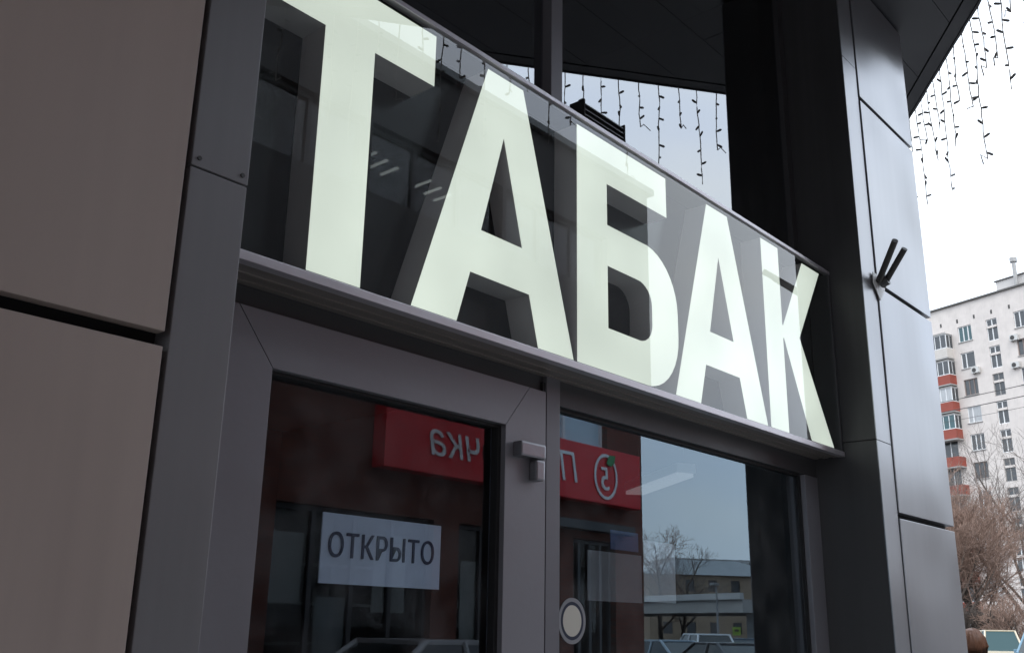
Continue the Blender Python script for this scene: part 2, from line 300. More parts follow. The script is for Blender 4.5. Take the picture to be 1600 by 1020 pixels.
yv = 1.623+.325*4
while yv > -7.2:
    ya, yb = yv-.322, yv
    xa, xb = edge_x(ya, .083), edge_x(yb, .083)
    lo = p0.x+.05
    cuts = [lo]
    c = lo + (.9 if int(round(yv/.325)) % 2 else 1.9)
    while c < min(xa, xb)-.4: cuts.append(c); c += 2.4
    for i, cx in enumerate(cuts):
        if i+1 < len(cuts): poly = [(cx, ya), (cuts[i+1]-.006, ya), (cuts[i+1]-.006, yb), (cx, yb)]
        else: poly = [(cx, ya), (max(xa, cx+.01), ya), (max(xb, cx+.02), yb), (cx, yb)]
        if max(p[0] for p in poly)-cx > .03: part('soffit_panel', MB().prism_z(poly, ZC+.004, ZC+.026, 'soffit'))
    yv -= .325
# shopfront frames and glass
def frame(a, b, m='darkframe', name='window_frame', bev=.002): return sbox(name, a, b, m, bev)
frame((2.229, YF-.002, 0), (2.293, 1.90, 2.336), 'mullion', 'mullion')
sbox('gasket', (2.2165, 1.8175, 0.02), (2.2285, 1.90, 2.30), 'gasket')
frame((2.241, YF-.002, 3.19), (2.300, 1.90, ZC-.01), 'mullion', 'mullion')
frame((3.955, YF, 0), (4.078, 1.90, 2.240), 'alu')
frame((2.296, YF+.004, 2.242), (4.078, 1.90, 2.336), 'darkframe')
frame((2.296, YF, 0), (3.953, 1.90, .25), 'alu')
sbox('window_pane', (2.290, YG, .24), (3.96, YG+.006, 2.25), 'shopglass')
for a, b in (((2.294, 1.836, .25), (2.302, 1.849, 2.241)), ((3.945, 1.836, .25), (3.954, 1.849, 2.241)), ((2.302, 1.836, 2.232), (3.945, 1.849, 2.241))): sbox('gasket', a, b, 'gasket')
# upper glazing
frame((4.03, YF+.012, 3.19), (4.079, 1.90, ZC-.01), 'darkframe')
frame((.984, YF+.012, 3.19), (1.03, 1.90, ZC-.01), 'darkframe')
frame((.984, YF+.006, 3.10), (4.079, 1.90, 3.186), 'darkframe')
sbox('window_pane', (1.02, YG, 3.17), (2.245, YG+.006, ZC-.005), 'upglass'); sbox('window_pane', (2.296, YG, 3.17), (4.04, YG+.006, ZC-.005), 'upglass')
# band behind the sign, interior shell
sbox('sign_band', (.984, 1.83, 2.345), (4.079, 1.92, 3.098), 'charcoal')
sbox('interior_back_wall', (.9, 5.6, 0), (4.09, 5.7, 4.7), 'inner'); sbox('interior_side_wall', (.80, 1.905, 0), (.9, 5.7, 4.7), 'inner'); sbox('interior_partition', (4.02, 1.955, 0), (4.088, 5.6, 4.7), 'inner')
sbox('interior_floor', (.9, 1.905, -.02), (4.02, 5.6, .004), 'tile'); sbox('interior_ceiling', (.9, 1.925, 2.86), (4.02, 5.6, 3.05), 'inner')
sbox('threshold', (.984, 1.80, -.02), (2.2275, 1.93, .02), 'alu')
# head frame above the door, door leaf with mitred rails
frame((.984, YF+.012, 2.276), (2.2275, 1.90, 2.336), 'darkframe', 'door_head')
frame((.984, YF+.02, 0), (1.045, 1.90, 2.274), 'alu', 'door_jamb')
DX0, DX1, DZ1, GX0, GX1, GZ1, GZ0 = 1.05, 2.2155, 2.268, 1.256, 2.040, 2.142, .30
door = MB().prism_y([(DX0, .02), (GX0, GZ0), (GX0, GZ1), (DX0+.105, DZ1), (DX0, DZ1)], YF-.010, 1.862, 'alu')
door = part('door', door, .0012)
# the parts of the door hang from its hinge-side stile mesh
def dpart(name, mb, bevel=0.):
    me = mb.mesh(name, bevel); me.transform(Matrix.Translation(-OFF)); return link(name, me, door)
g = .0016
dpart('top_rail', MB().prism_y([(DX0+.105+g, DZ1), (GX0+g, GZ1+.0005), (GX1-g, GZ1+.0005), (DX1-.075, DZ1)], YF-.0105, 1.862, 'alu'), .0012)
dpart('stile', MB().prism_y([(DX1-.075+g, DZ1), (GX1, GZ1), (GX1, GZ0), (DX1, .02), (DX1, DZ1)], YF-.010, 1.862, 'alu'), .0012)
dpart('bottom_rail', MB().prism_y([(DX0+g, .02), (DX1-g, .02), (GX1-g, GZ0), (GX0+g, GZ0)], YF-.0105, 1.862, 'alu'), .0012)
dpart('door_pane', MB().box((GX0-.01, YG-.004, GZ0-.01), (GX1+.01, YG+.002, GZ1+.01), 'doorglass'))
gm = MB()
for a, b in (((GX0, 1.822, GZ0), (GX0+.007, 1.845, GZ1)), ((GX1-.014, 1.822, GZ0), (GX1, 1.845, GZ1)), ((GX0+.007, 1.822, GZ1-.008), (GX1-.014, 1.845, GZ1))): gm.box(a, b, 'gasket')
dpart('gasket', gm)
dpart('door_handle', MB().tube([(1.20, 1.77, .9), (1.20, 1.77, 1.25)], .014, 'steel', 10).tube([(1.20, 1.77, .95), (1.20, 1.81, .95)], .01, 'steel', 8).tube([(1.20, 1.77, 1.2), (1.20, 1.81, 1.2)], .01, 'steel', 8))
hb = MB().box((2.070, 1.772, 2.058), (2.178, 1.8045, 2.100), 'steel')
dpart('hinge', hb, .006)
dpart('hinge', MB().box((2.141, 1.776, 1.998), (2.179, 1.8045, 2.0555), 'steel'), .006)
# fittings inside the shop
lamp = empty('hanging_lamp', (3.7, 2.35, 2.22), label='linear hanging lamp glowing inside behind the shop window', cat='lamp')
def lp(name, mb, root, bevel=0.):
    me = mb.mesh(name, bevel); me.transform(Matrix.Translation(-Vector(root.location))); return link(name, me, root)
lp('lamp_tube', MB().prism_z([(3.50, 2.16), (3.565, 2.12), (3.92, 2.60), (3.86, 2.66)], 2.206, 2.22, 'tube'), lamp)
lp('lamp_housing', MB().prism_z([(3.495, 2.155), (3.567, 2.11), (3.93, 2.60), (3.86, 2.665)], 2.222, 2.26, 'whiteplastic'), lamp)
for xx, yy in ((3.54, 2.15), (3.88, 2.6)): lp('cord', MB().tube([(xx, yy, 2.26), (xx, yy, 2.86)], .003, 'wire', 5), lamp)
sh = empty('shelf_unit', (2.2, 5.2, 0), label='dark brown shelf unit standing deep inside the shop', cat='shelf')
for zz in (.05, .5, .95, 1.4, 1.85): lp('shelf', MB().box((1.3, 5.1, zz), (3.2, 5.55, zz+.03), 'wood'), sh)
for xx in (1.27, 2.23, 3.2): lp('upright', MB().box((xx, 5.08, 0), (xx+.03, 5.56, 2.1), 'wood'), sh)
cb = empty('counter', (3.2, 3.0, 0), label='dark brown wooden counter inside behind the shop window', cat='counter')
lp('cabinet', MB().box((2.62, 2.5, 0), (3.4, 2.9, 1.45), 'wood'), cb, .004); lp('countertop', MB().box((2.60, 2.48, 1.452), (3.42, 2.92, 1.49), 'inner'), cb, .004)
# sheets fixed behind the window pane
MB().box((2.50, 1.868, 1.685), (2.795, 1.870, 1.835), 'dimpaper').build('notice_board', label='dim grey notice with thin pale border behind the shop window', cat='notice')
MB().box((2.80, 1.862, 1.69), (2.99, 1.864, 1.885), 'paper').build('paper_sheet', label='pale upright paper sheet stuck inside the shop window', cat='paper')
MB().box((2.62, 1.866, 1.845), (2.775, 1.868, 1.905), 'bluep').build('blue_label', label='small blue label above the grey notice in the window', cat='label')
# OPEN board
ob = empty('open_sign', (1.67, 1.872, 1.77), label='pale board reading ОТКРЫТО fixed behind the door glass', cat='sign')
lp('board', MB().box((1.478, 1.872, 1.692), (1.868, 1.876, 1.853), 'paper'), ob, .001)
tm = text_mesh('lettering', 'ОТКРЫТО', .079, 'navy', .0006, 0, 1.06)
bm_ = bmesh.new(); bm_.from_mesh(tm); du = bmesh.ops.duplicate(bm_, geom=list(bm_.verts)+list(bm_.edges)+list(bm_.faces)); bmesh.ops.translate(bm_, verts=[g_ for g_ in du['geom'] if isinstance(g_, bmesh.types.BMVert)], vec=(.0020, .0008, .0003)); bm_.to_mesh(tm); bm_.free()
tm.transform(Matrix.Rotation(math.pi/2, 4, 'X'))
xs = [v.co.x for v in tm.vertices]; fx = .345/(max(xs)-min(xs)); tm.transform(Matrix.Diagonal((fx, 1, 1.0, 1)))
t = link('lettering', tm, ob); t.location = (0.0, -.0012, .006)
# round sticker on the window pane
st = empty('round_sticker', (2.397, 1.848, 1.624), label='round cream sticker with dark and pale rings on the shop window', cat='sticker')
def disc(r0, r1, y, m):
    n = 48; b = MB(); vs_ = []; fs_ = []
    for i in range(n):
        a = 2*math.pi*i/n
        for r, yy in ((r0, y), (r1, y), (r1, y+.0015), (r0, y+.0015)): vs_.append((2.397+r*math.cos(a), yy, 1.624+r*math.sin(a)))
    for i in range(n):
        j = (i+1) % n
        for k in range(4): fs_.append((i*4+k, i*4+(k+1) % 4, j*4+(k+1) % 4, j*4+k))
    return b.add(vs_, fs_, m)
lp('outer_ring', disc(.054, .065, 1.8475, 'dimpaper'), st); lp('dark_ring', disc(.0445, .0535, 1.8475, 'navy'), st); lp('face', disc(.0005, .044, 1.8475, 'cream'), st)

# ------------------------------------------------------------------ the illuminated sign
YS = 1.70
sign = empty('illuminated_sign', (2.53, YS, 2.34), label='glass fronted light box sign with glowing white letters ТАБАК', cat='sign')
sp = lambda name, mb, bevel=0., **k: tag(lp(name, mb, sign, bevel), **k)
X0, X1, Z0, Z1 = .984, 4.076, 2.318, 3.147
sp('back_panel', MB().box((X0, 1.792, Z0+.02), (X1, 1.80, Z1-.012), 'back'))
sp('bottom_rail', MB().box((X0, YS-.016, Z0), (X1, YS+.012, Z0+.021), 'lip'), .0015)
sp('top_rail', MB().box((X0, YS-.012, Z1-.010), (X1, YS+.012, Z1+.004), 'lip'), .0015)
sp('end_rail', MB().box((X1-.012, YS-.010, Z0+.022), (X1, YS+.012, Z1-.011), 'darkframe'), .001)
sp('end_plate', MB().box((X1-.006, YS+.013, Z0+.022), (X1-.001, 1.79, Z1-.011), 'darkframe'))
sp('top_cover', MB().box((X0, YS+.013, Z1-.004), (X1, 1.806, Z1+.003), 'darkframe'))
sp('floor_plate', MB().box((X0, YS+.013, Z0+.012), (X1, 1.806, Z0+.018), 'back'))
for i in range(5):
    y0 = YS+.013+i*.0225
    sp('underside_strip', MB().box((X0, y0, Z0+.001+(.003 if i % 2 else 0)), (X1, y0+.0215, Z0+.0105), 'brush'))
sp('front_glass', MB().box((X0, YS-.004, Z0+.018), (X1-.012, YS-.0005, Z1-.010), 'signglass'))
def arc(cx, cz, rx, rz, a0, a1, n=10): return [(cx+rx*math.cos(math.radians(a0+(a1-a0)*i/n)), cz+rz*math.sin(math.radians(a0+(a1-a0)*i/n))) for i in range(n+1)]
ZB, ZT = 2.348, 3.120
YB = 1.7905
def letter(outer, holes, nm): return link('letter', (lambda me: (me.transform(Matrix.Translation(-Vector(sign.location))), me)[1])(polymesh('letter', outer, holes, YS+.0015, YB, 'letter', 'letterside')), sign, label=nm)
letter([(1.247, ZB), (1.403, ZB), (1.403, 2.969), (1.611, 2.969), (1.611, ZT), (1.037, ZT), (1.037, 2.969), (1.247, 2.969)], [], 'glowing letter Т')
def A_(dx): 
    f = lambda x: x+dx
    return [(f(1.565), ZB), (f(1.725), ZB), (f(1.770), 2.494), (f(2.010), 2.494), (f(2.052), ZB), (f(2.215), ZB), (f(1.972), ZT), (f(1.818), ZT)], [[(f(1.807), 2.623), (f(1.891), 2.930), (f(1.977), 2.623)]]
o_, h_ = A_(0); letter(o_, h_, 'glowing letter А beside the Т')
letter([(2.232, ZB), (2.612, ZB)]+arc(2.600, 2.548, .197, .200, -80, 0, 8)+arc(2.600, 2.630, .197, .200, 0, 85, 9)+[(2.60, 2.829), (2.390, 2.829), (2.390, 2.971), (2.744, 2.971), (2.744, ZT), (2.232, ZT)],
       [[(2.390, 2.487), (2.390, 2.691), (2.555, 2.691)]+arc(2.560, 2.620, .078, .071, 80, 0, 7)+arc(2.560, 2.558, .078, .071, 0, -85, 7)], 'glowing letter Б')
o_, h_ = A_(1.205); letter(o_, h_, 'glowing letter А beside the К')
letter([(3.446, ZB), (3.596, ZB), (3.596, 2.735), (3.604, 2.735), (3.797, ZB), (4.012, ZB), (3.748, 2.769), (3.991, ZT), (3.819, ZT), (3.603, 2.790), (3.596, 2.790), (3.596, ZT), (3.446, ZT)], [], 'glowing letter К')
# louvred box lying on the sign
lv = empty('louvred_box', (2.45, 1.75, 3.178), label='small black louvred box on top edge of the lit sign', cat='vent')
for xx in (2.315, 2.543): lp('end_plate', MB().box((xx, 1.733, 3.178), (xx+.005, 1.7515, 3.258), 'black'), lv)
lp('casing', MB().box((2.315, 1.752, 3.178), (2.548, 1.795, 3.258), 'black'), lv, .002)
for i in range(4): lp('slat', MB().add([(2.322, 1.735, 3.184+i*.019), (2.541, 1.735, 3.184+i*.019), (2.541, 1.7515, 3.194+i*.019), (2.322, 1.7515, 3.194+i*.019), (2.322, 1.735, 3.188+i*.019), (2.541, 1.735, 3.188+i*.019), (2.541, 1.7515, 3.198+i*.019), (2.322, 1.7515, 3.198+i*.019)], [(0,3,2,1),(4,5,6,7),(0,1,5,4),(1,2,6,5),(2,3,7,6),(3,0,4,7)], 'darkframe'), lv)

# ------------------------------------------------------------------ flag holder on the pilaster
fh = empty('flag_holder', (4.25, YP, 3.1), label='dark two tube flag holder fixed to the pilaster', cat='flag holder')
lp('base_plate', MB().prism_y([(4.185, 3.10), (4.25, 3.03), (4.318, 3.10), (4.315, 3.15), (4.19, 3.15)], YP-.011, YP-.0065, 'whiteplastic'), fh, .003)
lp('base_tube', MB().tube([(4.25, YP-.015, 3.115), (4.25, YP-.05, 3.125)], .028, 'darkframe', 12), fh)
for a, b in (((4.222, YP-.02, 3.112), (4.075, YP-.16, 3.226)), ((4.268, YP-.02, 3.10), (4.185, YP-.16, 3.222))):
    lp('flag_tube', MB().tube([a, b], .0135, 'wire', 12), fh)

# ------------------------------------------------------------------ icicle garland along the overhang's edge
gar = empty('icicle_garland', tuple(ept(-1.5, -.02, ZC)), label='icicle light garland hanging from the diagonal overhang edge', cat='garland')
cab = MB(); pts = []
s = -6.2
while s < 1.4: pts.append(ept(s, -.020, ZC+.012+rnd.uniform(-.008, .008))); s += .06
cab.tube(pts, .004, 'wirelight', 5); lp('cable', cab, gar)
s = -6.15; k = 0; pat = [.22, .62, .40, .30, .75, .48, .26, .58, .85, .36, .52, .24, .68]
while s < 1.3:
    ln = pat[k % 13]*rnd.uniform(.8, 1.15); k += 1; b = MB(); P = []; z = ZC+.008; base = ept(s, -.022); dx = 0; dy = 0
    while z > ZC-ln:
        P.append(Vector((base.x+dx, base.y+dy, z))); st_ = rnd.uniform(.03, .055); z -= st_; dx += rnd.uniform(-.0045, .0045); dy += rnd.uniform(-.0045, .0045)
    P.append(Vector((base.x+dx, base.y+dy, z)))
    b.tube(P, .0034, 'wirelight', 5)
    nb = 0
    for i in range(2, len(P), 2):
        a = rnd.uniform(0, 6.28); d = Vector((math.cos(a)*.8, math.sin(a)*.8, rnd.uniform(-.5, .6))).normalized(); q = P[i]
        b.tube([q, q+d*.012, q+d*.030, q+d*.036], [.004, .0068, .0068, .003], 'bulb', 6)
    if rnd.random() < .6:
        q = P[-1]; b.tube([q, q+Vector((rnd.uniform(-.05, .05), .02, .012)), q+Vector((rnd.uniform(-.07, .07), .03, -.01))], .0035, 'wirelight', 4)
    lp('strand', b, gar); s += rnd.uniform(.105, .135)

# ------------------------------------------------------------------ apartment block beyond the street
K = 1.1
def u3(px, py): return right*((px-800)/FPX)+down*((py-510)/FPX)+fwd
rA = u3(1453, 489); rA = rA/math.hypot(rA.x, rA.y); A = Vector((0, 0, 1.6))+rA*110; HR = A.z
wdir = u3(-137, 965); wdir.z = 0; wdir.normalize()
apt = empty('apartment_block', (A.x, A.y, 0), math.atan2(-wdir.y, -wdir.x), label='tall pale apartment block with red balconies and a roof box', cat='building')
# local axes: +x along the facade towards the camera's right, facade in the plane y=0 facing -y
nrm_test = Matrix.Rotation(apt.rotation_euler.z, 3, 'Z') @ Vector((0, -1, 0))
FS = -1 if nrm_test.dot(Vector((-A.x, -A.y, 0))) > 0 else 1     # outward sign
def F(mb):                                   # builders work with outward = -y; mirror when outward is +y
    if FS == 1: mb.v = [(x, -y, z) for x, y, z in mb.v]
    return mb
STO = 2.80; ROWS = 12
def z_of(r, z): return 1.6+(z-1.6)*K-r*STO
cols = [(-12.2, -10.6), (-8.9, -7.3), (-4.6, -3.0), (3.02, 4.58), (9.25, 10.9), (12.3, 13.9), (18.6, 20.1), (21.4, 23.0)]; stairs = [(6.25, 7.45), (15.6, 16.8)]
ops = []; wins = []
for r in range(ROWS):
    for c in cols:
        o = (c[0], c[1], 30.43-r*STO, 32.08-r*STO); ops.append(o); wins.append((o, 'w', r))
    for c in stairs:
        o = (c[0], c[1], 29.80-r*STO, 32.04-r*STO)
        if o[2] > .3: ops.append(o); wins.append((o, 's', r))
    o = (-.45, 1.55, 29.95-r*STO, 32.0-r*STO); ops.append(o); wins.append((o, 'b', r))
wm = MB(); wall_grid(wm, -14, 27, 0, HR, ops, 0, .22, 'plaster')
wm.add([(-14,0,0),(-14,13,0),(-14,13,HR),(-14,0,HR)], [(0,1,2,3)], 'plaster').add([(27,0,0),(27,13,0),(27,13,HR),(27,0,HR)], [(0,3,2,1)], 'plaster').add([(-14,13,0),(27,13,0),(27,13,HR),(-14,13,HR)], [(0,3,2,1)], 'plaster').add([(-14,0,HR),(27,0,HR),(27,13,HR),(-14,13,HR)], [(0,1,2,3)], 'roofcap')
F(wm); link('wall', (lambda me: me)(wm.mesh('wall')), apt)
F(MB()); e = MB().box((-14.2, -.22, HR), (27.2, .4, HR+.16), 'roofcap'); F(e).build('roof_edge', apt)
def wframe(o, t, style, m):
    b = MB(); x0, x1, z0, z1 = o; y0, y1 = .10, .16
    b.box((x0, y0, z0), (x0+t, y1, z1), m).box((x1-t, y0, z0), (x1, y1, z1), m).box((x0+t, y0, z0), (x1-t, y1, z0+t), m).box((x0+t, y0, z1-t), (x1-t, y1, z1), m)
    if style == 'w': 
        for fxx in (.36, .70): xm = x0+(x1-x0)*fxx; b.box((xm-t*.6, y0, z0+t), (xm+t*.6, y1, z1-t), m)
    elif style == 'w1': xm = x0+(x1-x0)*.36; b.box((xm-t*.7, y0, z0+t), (xm+t*.7, y1, z1-t), m)
    elif style == 's':
        xm = (x0+x1)/2; zm = z1-.78; b.box((xm-t*.6, y0, z0+t), (xm+t*.6, y1, z1-t), m); b.box((x0+t, y0-.1, zm-.13), (x1-t, y1, zm+.10), 'plaster')
    else: xm = x0+(x1-x0)*.55; b.box((xm-t*.6, y0, z0+t), (xm+t*.6, y1, z1-t), m)
    return b
for o, kind, r in wins:
    fm = rnd.choice(['pvc', 'pvc', 'pvc', 'woodframe']) if kind != 's' else rnd.choice(['pvc', 'slab'])
    pm = rnd.choice(['wpane', 'wpane', 'wpane', 'curtain', 'teal']) if kind == 'w' else 'wpane'
    wo_ = F(wframe(o, .085, ('w' if rnd.random() < .7 else 'w1') if kind == 'w' else kind, fm)).build('window', apt)
    F(MB().box((o[0]+.02, .135, o[2]+.02), (o[1]-.02, .15, o[3]-.02), pm)).build('pane', wo_)
    if kind == 'w': F(MB().box((o[0]-.06, -.09, o[2]-.07), (o[1]+.06, .09, o[2]-.005), 'slab')).build('sill', wo_)
# balconies
for r in range(ROWS-1):
    zf = 29.70-r*STO-.72; pm = 'creambal' if r == 0 else 'redbal'
    bal = F(MB().box((-1.05, -1.05, zf-.12), (2.27, -.005, zf+.02), 'slab')).build('balcony', apt)
    pp = MB().box((-1.05, -1.05, zf+.022), (2.27, -.99, zf+.98), pm).box((2.21, -.989, zf+.022), (2.27, -.005, zf+.98), pm)
    F(pp).build('parapet', bal)
    if r in (0, 1, 2, 3):
        gf = MB(); y0, y1 = -1.04, -.985; zt, zb = zf+2.45, zf+.985
        for i in range(6): xx = -1.05+i*.653; gf.box((xx, y0, zb), (xx+.075, y1, zt), 'pvc')
        gf.box((-1.05, y0-.01, zb), (2.27, y1, zb+.07), 'pvc').box((-1.05, y0-.01, zt-.07), (2.27, y1, zt), 'pvc').box((2.20, -.98, zb), (2.265, -.005, zb+.07), 'pvc').box((2.20, -.98, zt-.07), (2.265, -.005, zt), 'pvc').box((2.19, -.5, zb), (2.265, -.44, zt), 'pvc')
        F(gf).build('glazing_frame', bal)
        F(MB().box((-1.0, -1.02, zb+.02), (2.2, -1.005, zt-.02), ['wpane', 'wpane', 'curtain', 'teal'][r]).box((2.225, -.97, zb+.02), (2.24, -.01, zt-.02), 'wpane')).build('glazing', bal)
        F(MB().box((-1.12, -1.12, zt), (2.33, -.005, zt+.08), 'slab')).build('canopy', bal)
# air conditioners, vents, roof box
for xx, zz in ((4.25, 26.9), (8.75, 29.2), (8.55, 26.5), (11.7, 23.2)):
    ac = F(MB().box((xx, -.36, zz), (xx+.82, -.06, zz+.58), 'acwhite')).build('air_conditioner', apt)
    F(MB().tube([(xx+.32, -.362, zz+.29), (xx+.32, -.385, zz+.29)], .22, 'wire', 16)).build('fan_grille', ac)
    F(MB().box((xx+.1, -.3, zz-.1), (xx+.16, -.005, zz-.005), 'pipe').box((xx+.66, -.3, zz-.1), (xx+.72, -.005, zz-.005), 'pipe')).build('bracket', ac)
for i in range(12): F(MB().box((-.9+i*1.95, -.02, 32.55), (-.72+i*1.95, .05, 32.95), 'wire')).build('vent', apt)
rb = F(MB().box((6.6, 2.0, HR+.01), (14.5, 7, HR+1.9), 'plaster_d').box((6.45, 1.85, HR+1.9), (14.65, 7.1, HR+2.0), 'roofcap')).build('roof_box', apt)
F(MB().tube([(9.1, 1.5, HR), (9.1, 1.5, HR+3.2)], .2, 'pipe', 10).tube([(9.1, 1.5, HR+3.2), (9.1, 1.5, HR+3.65)], .36, 'pipe', 10)).build('flue', rb)
F(MB().tube([(11.6, 2.5, HR+1.9), (11.6, 2.5, HR+4.2)], .05, 'pipe', 6)).build('aerial', rb)

# ------------------------------------------------------------------ bare trees
def bare_tree(name, loc, h, seed, trunk_r, levels, nb, spread, twig_m, label, group=None, lean=(0, 0), dens=1.0, low=.25, multi=1):
    r = random.Random(seed); root = empty(name, loc, label=label, cat='tree', group=group); tb = MB(); cw = MB()
    def grow(p, d, ln, rad, lev):
        n = 4; P = [p]; R = [rad]; q = p.copy(); dd = d.copy()
        for i in range(n):
            dd = (dd+Vector((r.uniform(-1, 1), r.uniform(-1, 1), r.uniform(-.35, .8)))*.16).normalized(); q = q+dd*(ln/n); P.append(q.copy()); R.append(rad*(1-.55*(i+1)/n))
        if lev <= 1: tb.tube(P, R, 'bark', 6, False)
        else: cw.tube(P, [max(x, .008) for x in R], twig_m, 3, False)
        if lev >= levels: return
        cnt = nb[min(lev, len(nb)-1)]
        for i in range(cnt):
            t = low+(1-low)*(i+r.random())/cnt if lev else .22+.78*(i+r.random())/cnt
            j = min(int(t*n), n-1); fr = t*n-j; s = P[j].lerp(P[j+1], fr); a = r.uniform(0, 6.283)
            base = (P[j+1]-P[j]).normalized(); o = base.orthogonal().normalized(); o.rotate(Matrix.Rotation(a, 3, base))
            nd = (base*(1-spread*r.uniform(.6, 1.1))+o*spread*1.25+Vector((0, 0, .22))).normalized()
            grow(s, nd, ln*r.uniform(.45, .70)*(1.1-.35*t), max(R[j]*r.uniform(.45, .62), .008), lev+1)
    for i in range(multi):
        a = r.uniform(0, 6.28); off = Vector((math.cos(a), math.sin(a), 0))*(.25 if multi > 1 else 0)
        grow(off, (Vector((lean[0], lean[1], 1))+off*(1.4 if multi > 1 else 0)+Vector((r.uniform(-.1, .1), r.uniform(-.1, .1), 0))).normalized(), h*(.62 if multi == 1 else .6), trunk_r, 0)
    tb.build('trunk', root); cw.build('crown', root); return root
def spot(px, dist, z=-.13):
    q = u3(px, 995); q = q/math.hypot(q.x, q.y); return (q.x*dist, q.y*dist, z)
bare_tree('bare_tree', spot(1505, 70), 14, 3, .16, 4, [9, 9, 8, 6], .55, 'twig', 'dense brown bare tree beside the silver pilaster', multi=3)
bare_tree('bare_tree', spot(1552, 74), 12.5, 11, .17, 4, [9, 8, 7, 5], .55, 'twig', 'dense reddish brown bare tree before the stair windows', multi=3)
bare_tree('bare_tree', spot(1606, 80), 18.5, 21, .26, 4, [9, 7, 6, 4], .48, 'twig2', 'taller grey bare tree with thin branches over the facade', low=.3)
bare_tree('bare_tree', spot(1470, 86), 15.5, 31, .2, 4, [8, 7, 6, 5], .5, 'twig2', 'thin grey bare tree half behind the silver pilaster', low=.3)
bare_tree('bare_shrub', spot(1590, 62), 4.5, 41, .06, 3, [9, 8, 7], .6, 'twig', 'low brown bare shrub at the foot of the block', multi=5)
bare_tree('bare_shrub', spot(1535, 64), 4.2, 47, .06, 3, [9, 8, 7], .6, 'bark', 'dark bare shrub between the brown trees and the van', multi=5)

# ------------------------------------------------------------------ overhead cables
def ray_at(px, py, dist): q = u3(px, py); q = q/math.hypot(q.x, q.y); return Vector((0, 0, 1.6))+q*dist
for i, (py, rad, lb) in enumerate(((629, .022, 'upper black cable crossing before the apartment block'), (645, .024, 'middle black cable crossing before the apartment block'), (661, .012, 'lowest thin cable crossing before the apartment block'))):
    c0 = ray_at(1470, py, 62+i*.8); P = []
    for j in range(18):
        s_ = -18+j*2; P.append(c0-wdir*s_+Vector((0, 0, .0022*(s_-2)**2)))
    o = MB().tube(P, rad, 'wire', 5).build('overhead_cable', label=lb, cat='cable')
for s_, lb in ((-18.2, 'grey cable pole hidden behind the silver pilaster'), (16.2, 'grey cable pole standing past the apartment block trees')):
    q = ray_at(1470, 640, 62.8)-wdir*s_; po = empty('cable_pole', (q.x, q.y, -.13), label=lb, cat='pole'); MB().tube([(0, 0, 0), (0, 0, 18)], [.2, .11], 'lamppole', 8).build('mast', po)

